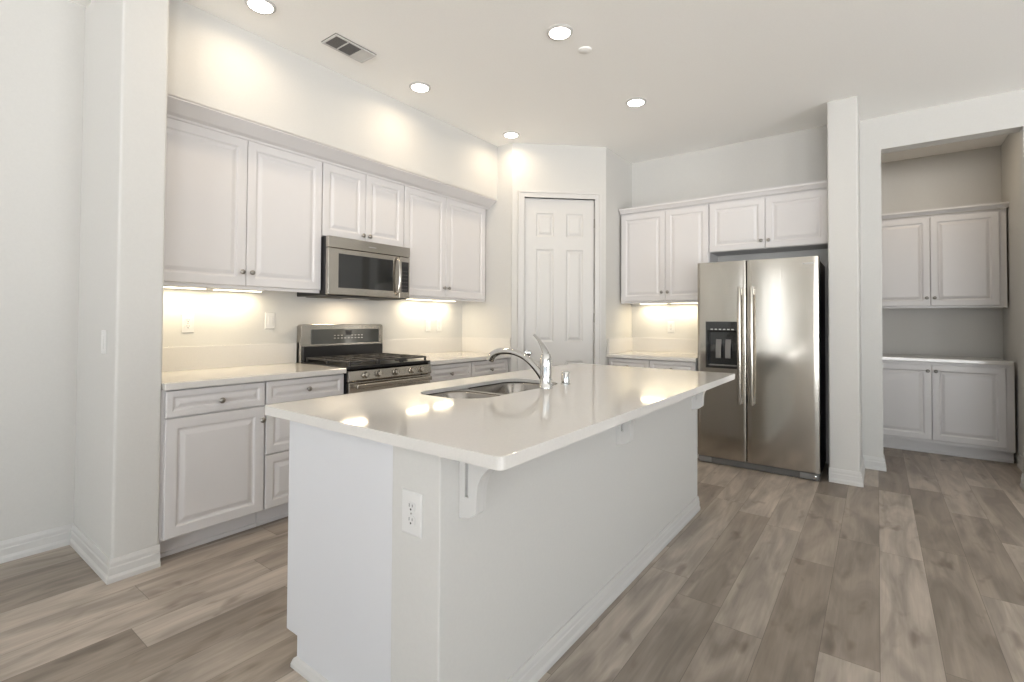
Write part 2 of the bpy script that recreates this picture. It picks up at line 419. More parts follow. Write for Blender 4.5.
# ------------------------------------------------------------------ cabinets
def knob(fr, u, v, d, parent):
    bm = lathe(nb(), [(.0075, 0), (.006, .004), (.005, .012), (.010, .016), (.0155, .020), (.0160, .024), (.012, .029), (.004, .031), (0, .031)], fr(u, v, d), fr.n, 16)
    return link('knob', bm, knob_m, parent, smooth=True)
FL = Fr((XUF-.02, 0, 0), (0, 1, 0), (1, 0, 0))        # range wall, uppers (u = world y)
FB = Fr((XBF-.02, 0, 0), (0, 1, 0), (1, 0, 0))        # range wall, base units
FU = Fr((0, YUF+.02, 0), (1, 0, 0), (0, -1, 0))       # fridge wall, uppers (u = world x)
FC = Fr((0, YCF+.045, 0), (1, 0, 0), (0, -1, 0))      # fridge wall, base unit
FQ = Fr((0, YQU+.02, 0), (1, 0, 0), (0, -1, 0)); FQB = Fr((0, YQB+.02, 0), (1, 0, 0), (0, -1, 0))
def front(name, fr, u0, u1, v0, v1, root, fw=.058, kn=None):
    d = link(name, raised(nb(), fr, u0, u1, v0, v1, fw=fw), cab_m, root)
    if kn: knob(fr, kn[0], kn[1], .02, d)
    return d
def wall_cabinet(label, fr, u0, u1, um, z0, z1, depth, group, rail=.022, kz=.085, end=None, top=None, du=None):
    root = thing('wall_cabinet', label, 'cabinet', fr((u0+u1)/2, z0-rail, -depth/2), group)
    top = top or z1+.018
    bm = nb(); fr.box(bm, u0, u1, z0-.004, top, -depth, -.0005)
    if rail: fr.box(bm, u0, u1, z0-rail, z0-.004, -.022, -.0005)
    link('body', bm, cab_m, root, bevel=.0015)
    a, b = du or (u0+.003, u1-.003)
    front('door', fr, a, um-.0018, z0, z1, root, kn=(um-.030, z0+kz))
    front('door', fr, um+.0018, b, z0, z1, root, kn=(um+.030, z0+kz))
    return root
G1 = 'white wall cabinets over the range counter'
wall_cabinet('tall white two-door wall cabinet left of the microwave, beside the stub wall', FL, YS1+.002, 1.985, 1.463, 1.453, 2.379, .318, G1)
wall_cabinet('short white two-door wall cabinet directly above the microwave', FL, 1.987, 2.744, 2.358, 1.848, 2.379, .318, G1, rail=0, kz=.045)
wall_cabinet('tall white two-door wall cabinet between the microwave and the pantry corner', FL, 2.746, YR-.003, 3.246, 1.453, 2.379, .318, G1, du=(2.749, 3.812))
G2 = 'white wall cabinets on the refrigerator wall'
wall_cabinet('tall white two-door wall cabinet just left of the refrigerator', FU, XN+.018, -1.271, -1.690, 1.450, 2.350, .318, G2, du=(XN+.026, -1.276))
wall_cabinet('short white two-door wall cabinet directly above the refrigerator', FU, -1.269, XP0-.002, -.793, 1.90, 2.350, .318, G2, rail=0, kz=.066)
wall_cabinet('white two-door wall cabinet with bare wall below, in the alcove', FQ, -.348, XQ-.015, .424, 1.415, 2.300, .310, None, kz=.078, du=(-.09, .918))

def base_cabinet(label, fr, u0, u1, group, depth=.58, top=.878):
    root = thing('base_cabinet', label, 'cabinet', fr((u0+u1)/2, 0, -depth/2), group)
    bm = nb(); fr.box(bm, u0, u1, .108, top, -depth, -.0005)
    link('body', bm, cab_m, root, bevel=.0015)
    bm = nb(); fr.box(bm, u0, u1, 0, .108, -depth, -.075); fr.box(bm, u0, u1, 0, .022, -.075, -.064)
    link('toe_kick', bm, cab_m, root, bevel=.002)
    return root
G3 = 'white base cabinets along the range wall'
c = base_cabinet('white base cabinet with one drawer over a single door, beside the stub wall', FB, YS1+.002, 1.452, G3)
front('drawer', FB, .946, 1.449, .736, .872, c, .036, (1.205, .796)); front('door', FB, .946, 1.449, .118, .728, c, kn=(1.428, .652))
c = base_cabinet('white base cabinet with three drawers, left of the range', FB, 1.454, 1.985, G3)
for a, b in ((.736, .872), (.442, .728), (.118, .434)): front('drawer', FB, 1.458, 1.982, a, b, c, .036 if b > .8 else .05, (1.72, (a+b)/2))
c = base_cabinet('white base cabinet with one drawer, right of the range', FB, 2.757, 3.287, G3)
front('drawer', FB, 2.775, 3.284, .736, .872, c, .036, (3.02, .79)); front('door', FB, 2.775, 3.284, .118, .728, c, kn=(2.79, .65))
c = base_cabinet('white base cabinet with one drawer, beside the pantry wall', FB, 3.289, YR-.003, G3)
front('drawer', FB, 3.292, 3.82, .736, .872, c, .036, (3.555, .785)); front('door', FB, 3.292, 3.82, .118, .728, c, kn=(3.79, .65))
c = base_cabinet('white base cabinet left of the refrigerator, mostly hidden by the island', FC, XN+.004, -1.312, None, depth=.585)
for a, b in ((XN+.012, -1.749), (-1.745, -1.316)):
    front('drawer', FC, a, b, .736, .872, c, .036, ((a+b)/2, .80)); front('door', FC, a, b, .118, .728, c)
c = base_cabinet('white two-door base cabinet on the alcove floor', FQB, -.348, XQ-.022, None, depth=.605, top=.872)
front('door', FQB, -.10, .405, .140, .846, c, kn=(.378, .79)); front('door', FQB, .409, .908, .140, .846, c, kn=(.436, .79))

# ------------------------------------------------------------------ worktops on the walls
def worktop(label, pieces, splashes, group=None):
    bm = nb()
    for b in pieces: box(bm, *b)
    o = link('countertop', bm, quartz_m, bevel=.004); tag(o, label, 'countertop', group)
    for b in splashes: link('backsplash', bx(*b), quartz_m, o, bevel=.002)
    return o
ZB, ZS = .880, 1.066
worktop('white quartz countertop with low backsplash, left of the range', [(XK+.001, XCF, YS1+.002, 1.985, ZB, CT)], [(XK+.001, XK+.021, YS1+.002, 1.985, CT, ZS)])
worktop('white quartz countertop with low backsplash, right of the range', [(XK+.001, XCF, 2.757, YR-.002, ZB, CT)],
        [(XK+.001, XK+.021, 2.757, YR-.022, CT, ZS), (XK+.001, XCF, YR-.021, YR-.001, CT, ZS)])
worktop('white quartz countertop with low backsplash, left of the refrigerator', [(XN+.001, -1.306, YCF, YF-.002, ZB, CT)],
        [(XN+.001, -1.306, YF-.021, YF-.001, CT, ZS), (XN+.001, XN+.021, YCF+.01, YF-.021, CT, ZS)])
worktop('thin white worktop on the alcove base cabinet', [(-.348, XQ-.028, YQB-.012, YQ-.002, .874, CT-.006)], [])

# ------------------------------------------------------------------ island
IX0, IX1, IY0, IY1 = -1.880, -.726, .931, 3.352
BX0, BXJ, BXW, BY0, BY1 = -1.748, -1.160, -.960, .9646, 3.345
ITH = .034
isl = thing('kitchen_island', 'white kitchen island base in the middle of the floor', 'kitchen island', ((BX0+BXW)/2, (BY0+BY1)/2, 0))
pf = Fr((0, BY0, 0), (1, 0, 0), (0, -1, 0))
zt_ = CT-ITH-.001
bm = bx(BX0, BX0+.02, BY0+.02, BY1-.02, .108, zt_); box(bm, BXJ-.02, BXJ-.001, BY0+.02, BY1-.02, .108, zt_)
box(bm, BX0+.02, BXJ-.02, BY0+.02, BY1-.02, .108, .126); box(bm, BX0+.02, BXJ-.02, BY0+.02, BY0+.04, .126, zt_); box(bm, BX0+.02, BXJ-.02, BY1-.04, BY1-.02, .126, zt_)
box(bm, BX0+.075, BXJ-.001, BY0+.02, BY1-.02, 0, .108)
link('cabinet_body', bm, cab_m, isl)
for y0, y1 in ((BY0, BY0+.0195), (BY1-.0195, BY1)):
    fe = Fr((0, y0, 0), (1, 0, 0), (0, 1, 0))
    bm = prism(nb(), fe, [(BX0+.072, 0), (BXJ-.0005, 0), (BXJ-.0005, CT-ITH-.001), (BX0, CT-ITH-.001), (BX0, .108), (BX0+.072, .108)], 0, y1-y0)
    link('end_panel', bm, panel_m, isl, bevel=.0015)
link('knee_wall', bx(BXJ, BXW, BY0-.004, BY1, 0, CT-ITH-.001), wall_m, isl, bevel=.004)
link('baseboard', sweep(nb(), [(BXJ, BY0-.004), (BXW, BY0-.004), (BXW, BY1), (BXJ, BY1)], [(d*.7, h*.85) for d, h in BASE], 1), trim_m, isl)
link('base_shoe', sweep(nb(), [(BX0+.072, BY0+.02), (BX0+.072, BY0), (BXJ-.001, BY0)], [(0, 0), (.015, 0), (.015, .012), (.008, .030), (0, .036)], 1), trim_m, isl)
fi = Fr((BX0, 0, 0), (0, 1, 0), (-1, 0, 0))
ys = [BY0+.03+i*(BY1-BY0-.06)/4 for i in range(5)]
for a, b in zip(ys, ys[1:]):
    front('door', fi, a+.002, b-.002, .118, .868, isl, kn=((a+b)/2+.2, .80))
for yc in (1.056, 2.105, 3.235):
    t = CT-ITH-.001; fc = Fr((BXW, yc, 0), (1, 0, 0), (0, -1, 0))
    arc = [(.178-.112*math.sin(a), t-.020-.105*(1-math.cos(a))) for a in [math.radians(k*9) for k in range(11)]]
    body = [(0, t), (.186, t), (.186, t-.020)]+arc+[(.064, t-.175), (.040, t-.192), (0, t-.200)]
    bm = prism(nb(), fc, body, -.012, .008)
    cheek = [(0, t), (.022, t), (.022, t-.135), (.036, t-.135), (.036, t)]+body[1:]
    prism(bm, fc, cheek, .008, .020); prism(bm, fc, cheek, -.024, -.012)
    link('corbel', bm, trim_m, isl, bevel=.001)
itop = nb()
hole = rrect(-1.685, -1.325, 1.500, 2.262, [.13, .10, .10, .16], 8)
def fill(bm, loops, z):
    es = []
    for L in loops:
        v = [bm.verts.new((x, y, z)) for x, y in L]; es += [bm.edges.new((v[i], v[(i+1) % len(v)])) for i in range(len(v))]
    bmesh.ops.triangle_fill(bm, use_beauty=True, use_dissolve=False, edges=es)
def skirt(bm, L, z0, z1):
    a = [bm.verts.new((x, y, z0)) for x, y in L]; b = [bm.verts.new((x, y, z1)) for x, y in L]
    for i in range(len(L)): bm.faces.new((a[i], a[(i+1) % len(L)], b[(i+1) % len(L)], b[i]))
outer = rrect(IX0, IX1, IY0, IY1, .018, 4); inner = rrect(IX0+.10, IX1-.10, IY0+.10, IY1-.10, .01, 4)     # built-up edge, thinner field
fill(itop, [outer, hole], CT); skirt(itop, outer, CT-ITH, CT); fill(itop, [outer, inner], CT-ITH); skirt(itop, inner, CT-ITH, CT-.018)
fill(itop, [inner, hole], CT-.018); skirt(itop, hole, CT-.018, CT)
bmesh.ops.remove_doubles(itop, verts=itop.verts, dist=1e-5)
o = link('countertop', itop, quartz_m, bevel=.003); tag(o, 'large white quartz island countertop with a sink cut into it', 'countertop')

# sink
sk = thing('kitchen_sink', 'double-bowl stainless steel sink set into the island countertop', 'sink', (-1.505, 1.88, .66))
zt = CT-.0182
b1 = (-1.688, -1.345, 1.508, 1.797); b2 = (-1.690, -1.322, 1.829, 2.264)
def rl(b, i, r): return rrect(b[0]+i, b[1]-i, b[2]+i, b[3]-i, r, 6)
bm = slab(nb(), [rrect(-1.72, -1.300, 1.474, 2.295, .12, 6), rl(b1, 0, .09), rl(b2, 0, .09)], zt-.003, zt)
link('rim', bm, sink_m, sk)
for b, dp in ((b1, .17), (b2, .205)):
    bm = nb(); rings = []
    for i, r, z in ((-.001, .09, zt-.001), (.004, .088, zt-.012), (.010, .085, zt-dp+.03), (.016, .08, zt-dp+.012), (.030, .07, zt-dp), (.12, .03, zt-dp-.004)):
        rings.append([bm.verts.new((x, y, z)) for x, y in rl(b, i, r)])
    for A, B in zip(rings, rings[1:]):
        for i in range(len(A)): bm.faces.new((A[i], A[(i+1) % len(A)], B[(i+1) % len(A)], B[i]))
    bm.faces.new(rings[-1])
    o = link('bowl', bm, sink_m, sk, smooth=True, angle=60)
    so = o.modifiers.new('thick', 'SOLIDIFY'); so.thickness = .0015; so.offset = 0
    bm = lathe(nb(), [(.045, 0), (.045, .003), (.038, .005), (.030, .001), (0, .001)], ((b[0]+b[1])/2, (b[2]+b[3])/2, zt-dp-.0035))
    link('drain', bm, chrome_m, o, smooth=True)

# faucet
fx, fy = -1.303, 2.022
fa = thing('kitchen_faucet', 'chrome single-lever faucet arching over the island sink', 'faucet', (fx, fy, CT))
bm = lathe(nb(), [(.033, 0), (.033, .006), (.030, .010), (.0285, .05), (.029, .10), (.030, .125), (.027, .15), (.020, .168), (0, .172)], (fx, fy, CT+.0003), (0, 0, 1), 28)
link('body', bm, chrome_m, fa, smooth=True)
P = catmull([(fx-.012, fy-.002, .965), (fx-.055, fy-.006, 1.012), (fx-.115, fy-.010, 1.058), (fx-.19, fy-.014, 1.083), (fx-.262, fy-.018, 1.084), (fx-.312, fy-.02, 1.066), (fx-.335, fy-.02, 1.036)], 7)
link('spout', tube(nb(), P, [.021, .018, .016, .016, .018, .020, .021], 18), chrome_m, fa, smooth=True)
P = catmull([(fx+.004, fy, 1.062), (fx-.004, fy, 1.092), (fx-.022, fy, 1.122), (fx-.044, fy, 1.150), (fx-.072, fy, 1.174)], 7)
link('lever', tube(nb(), P, [.026, .022, .016, .010, .007], 16, flat=(1., .62)), chrome_m, fa, smooth=True)
bm = lathe(nb(), [(.026, 0), (.026, .004), (.0215, .007), (.0215, .062), (.019, .066), (0, .066)], (-1.303, 2.212, CT+.0003), (0, 0, 1), 24)
o = link('air_gap', bm, chrome_m, smooth=True); tag(o, 'small chrome air gap cap standing beside the faucet', 'air gap')

# ------------------------------------------------------------------ range
RY0, RY1 = 1.994, 2.752
rg = thing('gas_range', 'stainless steel gas range with black cooktop between the base cabinets', 'range', (-3.2, (RY0+RY1)/2, 0))
fr = Fr((-2.900, 0, 0), (0, 1, 0), (1, 0, 0))
bm = bx(XK+.006, -2.900, RY0, RY1, .06, .905)
for x in (-3.47, -2.97):
    for y in (RY0+.05, RY1-.05): lathe(bm, [(.018, 0), (.018, .06)], (x, y, 0), (0, 0, 1), 10)
link('body', bm, blackside_m, rg, bevel=.002)
bm = slab(nb(), [rrect(XK+.075, -2.872, RY0-.002, RY1+.002, .006, 2)], .905, .922)
link('cooktop', bm, black_m, rg, bevel=.003)
bm = nb()
poly = [(0, .818), (.034, .818), (.040, .826), (.032, .890), (.0, .900)]
A = [bm.verts.new((-2.900+d, RY0, z)) for d, z in poly]; B = [bm.verts.new((-2.900+d, RY1, z)) for d, z in poly]
bm.faces.new(A); bm.faces.new(B[::-1])
for i in range(5): bm.faces.new((A[i], A[(i+1) % 5], B[(i+1) % 5], B[i]))
cp = link('control_panel', bm, steelh_m, rg, bevel=.0015)
for y in (2.127, 2.238, 2.392, 2.548, 2.640):
    bm = lathe(nb(), [(.023, 0), (.024, .004), (.021, .008), (.019, .026), (.017, .030), (0, .031)], (-2.8645, y, .858), (1, 0, .12), 20)
    kb = link('burner_knob', bm, steelh_m, rg, smooth=True)
    kf = Fr((-2.834, y, .858), (0, 1, 0), (1, 0, .12)); bm = nb(); kf.box(bm, -.0045, .0045, -.018, .018, -.004, .008); link('knob_grip', bm, steelh_m, kb, bevel=.001)
# oven door
od = link('oven_door', bx(-2.899, -2.866, RY0+.004, RY1-.004, .205, .812), steelh_m, rg, bevel=.004)
link('oven_window', bx(-2.867, -2.8645, RY0+.085, RY1-.085, .34, .722), glass_m, od, bevel=.001)
bm = nb(); box(bm, -2.832, -2.812, RY0+.035, RY1-.035, .772, .802)
for y in (RY0+.06, RY1-.06): box(bm, -2.868, -2.828, y-.012, y+.012, .776, .798)
link('oven_handle', bm, steelh_m, od, bevel=.006, segs=3)
link('storage_drawer', bx(-2.899, -2.868, RY0+.004, RY1-.004, .075, .198), steelh_m, rg, bevel=.004)
# backguard
bm = prism(nb(), Fr((-3.527, 0, 0), (0, 1, 0), (1, 0, 0)), [(RY0, .905), (RY1, .905)]+[(RY1-.03+.03*math.cos(a), 1.183+.022*math.sin(a)) for a in [math.radians(k*18) for k in range(6)]]
           + [(RY0+.03-.03*math.sin(a), 1.183+.022*math.cos(a)) for a in [math.radians(k*18) for k in range(6)]], 0, .058)
bgd = link('backguard', bm, steelh_m, rg, bevel=.002)
link('display_panel', bx(-3.4695, -3.466, 2.075, RY1-.045, 1.052, 1.166), screen_m, bgd)
bm = nb(); box(bm, -3.466, -3.4655, 2.375, 2.437, 1.118, 1.156)
link('clock_screen', bm, black_m, bgd)
for i in range(9):
    for j in range(2):
        if 3 <= i <= 4 and j == 1: continue
        link('button_mark', bx(-3.466, -3.4656, 2.27+i*.032, 2.286+i*.032, 1.092+j*.022, 1.097+j*.022), mark_m, bgd)
link('lower_backguard', bx(-3.4695, -3.452, RY0+.012, RY1-.012, .924, 1.038), black_m, rg, bevel=.004)
# burners and cast-iron grates
for x, y, r in ((-3.02, 2.15, .045), (-3.32, 2.15, .036), (-3.17, 2.365, .05), (-3.02, 2.58, .04), (-3.32, 2.58, .045)):
    bm = lathe(nb(), [(r+.012, 0), (r+.012, .006), (r, .008), (r, .016), (r-.004, .020), (0, .021)], (x, y, .9222), (0, 0, 1), 20)
    link('burner', bm, iron_m, rg, smooth=True)
for y0, y1 in ((2.018, 2.258), (2.263, 2.478), (2.483, 2.730)):
    bm = nb(); w = .007; z0, z1 = .944, .957; xa, xb = -3.435, -2.895
    for a, b, c, d in ((xa, xb, y0, y0+2*w), (xa, xb, y1-2*w, y1), (xa, xa+2*w, y0+2*w, y1-2*w), (xb-2*w, xb, y0+2*w, y1-2*w), (-3.172, -3.158, y0+2*w, y1-2*w)): box(bm, a, b, c, d, z0, z1)
    ym = (y0+y1)/2
    for p, q in ((xa+.02, -3.22), (-3.11, xb-.02)): box(bm, p, q, ym-w, ym+w, z0+.001, z1)
    for x in (-3.30, -3.03):
        box(bm, x-w, x+w, y0+2*w, ym-.03, z0+.001, z1); box(bm, x-w, x+w, ym+.03, y1-2*w, z0+.001, z1)
    for x in (xa, xb-2*w, -3.172):
        for y in (y0, y1-2*w): box(bm, x, x+2*w, y, y+2*w, .922, z0)
    link('grate', bm, iron_m, rg, bevel=.002)

# ------------------------------------------------------------------ microwave
MY0, MY1, MZ0, MZ1, MXF = 1.988, 2.743, 1.415, 1.842, -3.115
mw = thing('microwave_oven', 'stainless steel over-the-range microwave with dark glass door, hung under the short cabinet', 'microwave', (-3.33, (MY0+MY1)/2, MZ0))
fm = Fr((MXF, 0, 0), (0, 1, 0), (1, 0, 0))
bm = bx(XK+.004, MXF-.036, MY0+.002, MY1-.002, MZ0, MZ1); link('body', bm, black_m, mw, bevel=.003)
link('vent_strip', bx(MXF-.035, MXF, MY0, MY1, 1.760, MZ1), steelh_m, mw, bevel=.004)
bm = nb(); fm.box(bm, 2.33, 2.40, 1.797, 1.801, 0, .0006); link('emblem', bm, mark_m, mw)
md = link('door', bx(MXF-.035, MXF-.001, MY0, 2.632, MZ0+.006, 1.757), steelh_m, mw, bevel=.005)
link('door_window', bx(MXF-.002, MXF+.0008, 2.072, 2.568, 1.474, 1.722), glass_m, md, bevel=.001)
P = catmull([(MXF-.004, 2.604, 1.742), (MXF+.026, 2.606, 1.715), (MXF+.040, 2.608, 1.600), (MXF+.026, 2.606, 1.478), (MXF-.004, 2.604, 1.445)], 8)
link('door_handle', tube(nb(), P, .0125, 14, flat=(1.1, .8)), steelh_m, md, smooth=True)
kp = link('control_panel', bx(MXF-.035, MXF-.001, 2.634, MY1, MZ0+.006, 1.757), steelh_m, mw, bevel=.004)
link('keypad', bx(MXF-.002, MXF+.0006, 2.656, 2.728, 1.470, 1.718), black_m, kp)
bm = nb(); fm.box(bm, 2.667, 2.715, 1.680, 1.700, .0006, .001); link('clock_screen', bm, screen_m, kp)
for i in range(3):
    for j in range(6):
        bm = nb(); fm.box(bm, 2.664+i*.021, 2.672+i*.021, 1.488+j*.030, 1.494+j*.030, .0006, .0009); link('button_mark', bm, grey_m, kp)
bm = bx(-3.47, -3.16, 2.03, 2.69, MZ0-.006, MZ0-.0005); link('grease_filter', bm, duct_m, mw)
link('lamp_cover', bx(-3.36, -3.27, 2.26, 2.46, MZ0-.0085, MZ0-.0065), plate_m, mw)
light('cooktop_lamp', 'AREA', (-3.31, 2.36, MZ0-.012), 2.4, (1, .80, .55), mw, None, shape='RECTANGLE', size=.10, size_y=.2)

# ------------------------------------------------------------------ refrigerator
FX0, FXM, FX1, FY0 = -1.2905, -.888, -.3665, 4.499
rf = thing('refrigerator', 'stainless steel side-by-side refrigerator standing against the pillar wall', 'refrigerator', ((FX0+FX1)/2, 4.82, 0))
ff = Fr((0, FY0, 0), (1, 0, 0), (0, -1, 0))
link('body', bx(FX0+.004, FX1-.004, FY0+.075, YF-.015, .02, 1.742), blackside_m, rf, bevel=.004)
for a, b in ((FX0+.01, FX0+.14), (FX1-.14, FX1-.01)): link('hinge_cover', bx(a, b, FY0+.076, FY0+.17, 1.7425, 1.762), grey_m, rf, bevel=.006)
def fridge_door(name, x0, x1, bulge, hole=None):
    """door slab with a gently bowed front and rounded upright edges; optional recess (u0,u1,v0,v1)"""
    z0, z1 = .064, 1.766; bm = nb(); n = 14; w = x1-x0
    xs = [0, .001, .003, .006]+[.006+(w-.012)*k/n for k in range(1, n)]+[w-.006, w-.003, w-.001, w]
    if hole: xs = sorted([x for x in xs if not any(abs(x-(h-x0)) < .012 for h in hole[:2])]+[hole[0]-x0, hole[1]-x0])
    def dep(u):
        t = 2*u/w-1; d = bulge*(1-t*t)
        e = min(u, w-u)
        if e < .006: d -= .005*(1-math.sqrt(max(0, 1-((.006-e)/.006)**2)))
        return d
    zs = [z0, z1] if not hole else [z0, hole[2], hole[3], z1]
    g = [[bm.verts.new((x0+u, FY0-dep(u), z)) for u in xs] for z in zs]
    k = len(xs)
    for j in range(len(zs)-1):
        for i in range(k-1):
            if hole and j == 1 and hole[0]-1e-6 <= x0+xs[i] and x0+xs[i+1] <= hole[1]+1e-6: continue
            bm.faces.new((g[j][i], g[j][i+1], g[j+1][i+1], g[j+1][i]))
    yb = FY0+.070
    bl = [[bm.verts.new((x0+u, yb, z)) for u in xs] for z in zs]
    for j in range(len(zs)-1):
        bm.faces.new((g[j][0], g[j+1][0], bl[j+1][0], bl[j][0])); bm.faces.new((g[j][-1], bl[j][-1], bl[j+1][-1], g[j+1][-1]))
        for i in range(k-1):
            bm.faces.new((bl[j][i], bl[j+1][i], bl[j+1][i+1], bl[j][i+1]))
    for i in range(k-1):
        bm.faces.new((g[0][i], bl[0][i], bl[0][i+1], g[0][i+1])); bm.faces.new((g[-1][i], g[-1][i+1], bl[-1][i+1], bl[-1][i]))
    return link(name, bm, steel_m, rf, smooth=True, angle=50)
HD = (-1.217, -.947, .842, 1.243)
d1 = fridge_door('freezer_door', FX0, FXM-.004, .002, HD)
d2 = fridge_door('fresh_food_door', FXM+.004, FX1, .002)
# dispenser
yf_ = FY0-.0075
bm = nb(); nest(bm, ff, [(HD[0]-.002, HD[1]+.002, HD[2]-.002, HD[3]+.002, .0045), (HD[0]+.012, HD[1]-.012, HD[2]+.012, HD[3]-.075, .0045), (HD[0]+.018, HD[1]-.018, HD[2]+.018, HD[3]-.085, -.045), (HD[0]+.02, HD[1]-.02, HD[2]+.02, HD[3]-.09, -.050)])
nest(bm, ff, [(HD[0]-.002, HD[1]+.002, HD[2]-.002, HD[3]+.002, .0045), (HD[0]-.002, HD[1]+.002, HD[2]-.002, HD[3]+.002, -.004)], cap=False)
ds = link('dispenser', bm, glass_m, d1)
for i in range(6):
    bm = nb(); ff.box(bm, HD[0]+.04+i*.034, HD[0]+.060+i*.034, HD[3]-.070, HD[3]-.061, .0045, .0052); link('button_mark', bm, mark_m, ds)
for u in (-1.118, -1.040):
    bm = nb(); prism(bm, Fr((u, FY0+.040, 0), (0, -1, 0), (1, 0, 0)), [(0, 1.09), (.012, 1.09), (.028, 1.02), (.030, .93), (.022, .925), (.018, 1.01), (0, 1.06)], -.022, .022)
    link('dispenser_paddle', bm, grey_m, ds, bevel=.002)
link('drip_tray', bx(HD[0]+.022, HD[1]-.022, FY0-.002, FY0+.044, HD[2]+.019, HD[2]+.028), grey_m, ds, bevel=.002)
bm = nb(); ff.box(bm, -.475, -.395, 1.708, 1.716, .0, .003); link('emblem', bm, mark_m, d2)
for u, dd in ((-.935, d1), (-.842, d2)):
    P = catmull([(u, FY0-.044, 1.540), (u, FY0-.052, 1.40), (u, FY0-.058, 1.05), (u, FY0-.052, .70), (u, FY0-.044, .550)], 8)
    bm = tube(nb(), P, .0155, 16, flat=(1., .62), up=(1, 0, 0))
    for z in (.585, 1.505): box(bm, u-.011, u+.011, FY0-.046, FY0-.003, z-.03, z+.03)
    link('door_handle', bm, steel_m, dd, smooth=True)
bm = nb(); ff.box(bm, FX0+.006, FX1-.006, .006, .058, -.075, -.012)
gr = link('base_grille', bm, duct_m, rf, bevel=.003)
for a, b in ((FX0+.010, FX0+.115), (FX1-.135, FX1-.010)):
    bm = nb(); ff.box(bm, a, b, .010, .056, -.012, -.002); link('grille_cap', bm, grey_m, gr, bevel=.004)
bm = lathe(nb(), [(.011, 0), (.011, .004), (.006, .006), (0, .006)], ff(FX1-.03, .034, -.002), (0, -1, 0), 14); link('leveling_screw', bm, chrome_m, gr, smooth=True)

# ------------------------------------------------------------------ outlets and switches
def receptacle(bm, fr, v, s=1):
    fr.box(bm, -.0172, .0172, v-.014, v+.014, .0055, .0075)
def plate(name, label, cat, fr, w=.072, h=.117, kind='outlet', group=None, horiz=False):
    root = thing(name, label, cat, fr(0, -h/2, 0), group)
    bm = nb(); nest(bm, fr, [(-w/2, w/2, -h/2, h/2, .0004), (-w/2, w/2, -h/2, h/2, .003), (-w/2+.004, w/2-.004, -h/2+.004, h/2-.004, .0055)])
    link('cover_plate', bm, plate_m, root)
    if kind == 'outlet':
        for v in (-.0195, .0195):
            bm = prism(nb(), fr, [(x, y+v) for x, y in rrect(-.0172, .0172, -.0140, .0140, .008, 4)], .0052, .0075); rc = link('receptacle', bm, plate_m, root)
            bm = nb(); fr.box(bm, -.0075, -.0052, v-.001, v+.0085, .0074, .0078); fr.box(bm, .0052, .0075, v, v+.0075, .0074, .0078)
            lathe(bm, [(.0032, 0), (.0032, .0004)], fr(0, v-.0075, .0074), fr.n, 10); link('slots', bm, slot_m, rc)
        lathe_b = lathe(nb(), [(.003, 0), (.003, .001), (0, .0014)], fr(0, 0, .0055), fr.n, 10); link('screw', lathe_b, knob_m, root)
    elif kind == 'switch':
        bm = nb(); nest(bm, fr, [(-.0165, .0165, -.033, .033, .0052), (-.0165, .0165, -.033, .033, .0075), (-.015, .015, -.0315, .0315, .0085)]); link('rocker', bm, plate_m, root)
    return root
def wf(o, u, n): return Fr(o, u, n)
KW = dict(u=(0, 1, 0), n=(1, 0, 0))
plate('wall_outlet', 'white outlet on the front end of the island, below the countertop corner', 'outlet', Fr((-1.069, BY0-.004, .692), (1, 0, 0), (0, -1, 0)), .082, .124)
GO = 'white plates on the wall behind the range counter'
plate('wall_outlet', 'pale outlet on the lit wall nearest the stub wall, above the backsplash', 'outlet', Fr((XK, 1.262, 1.212), **KW), group=GO)
plate('light_switch', 'white rocker switch on the wall between stub wall and range', 'light switch', Fr((XK, 1.790, 1.232), **KW), kind='switch', group=GO)
plate('light_switch', 'pale switch plate right of the range, next to an outlet', 'light switch', Fr((XK, 3.345, 1.19), **KW), kind='switch', group=GO)
plate('wall_outlet', 'pale outlet right of the range, nearer the pantry corner', 'outlet', Fr((XK, 3.495, 1.19), **KW), group=GO)
plate('wall_outlet', 'pale outlet on the lit wall left of the refrigerator', 'outlet', Fr((-1.745, YF, 1.185), (1, 0, 0), (0, -1, 0)))
plate('light_switch', 'white switch plate on the front of the stub wall', 'light switch', Fr((-3.085, YS0, 1.125), (1, 0, 0), (0, -1, 0)), kind='switch')

# ------------------------------------------------------------------ lights
WARM = (1, .78, .52)
def can(x, y, label):
    root = thing('recessed_light', label, 'recessed light', (x, y, H), 'recessed ceiling lights over the kitchen')
    bm = lathe(nb(), [(.080, -.0005), (.080, -.004), (.075, -.008), (.064, -.009), (.061, -.006), (.061, -.0005)], (x, y, H), (0, 0, 1), 36)
    link('trim_ring', bm, trim_m, root, smooth=True)
    bm = lathe(nb(), [(.0625, -.0095), (.0625, -.0105), (.055, -.013), (0, -.015)], (x, y, H), (0, 0, 1), 36)
    link('lens', bm, lens_m, root, smooth=True)
    light('can_lamp', 'AREA', (x, y, H-.02), CAN, WARM, root, None, shape='DISK', size=.13, spread=math.radians(165))
can(-2.750, 1.315, 'recessed ceiling light nearest the air vent, cut by the top of the photo')
can(-2.750, 2.503, 'recessed ceiling light above the front of the range, along the soffit')
can(-2.760, 3.660, 'recessed ceiling light in the corner over the pantry wall')
can(-1.536, 2.522, 'recessed ceiling light over the island sink, beside the small disc cover')
can(-1.538, 3.697, 'recessed ceiling light between the pantry door and the refrigerator')
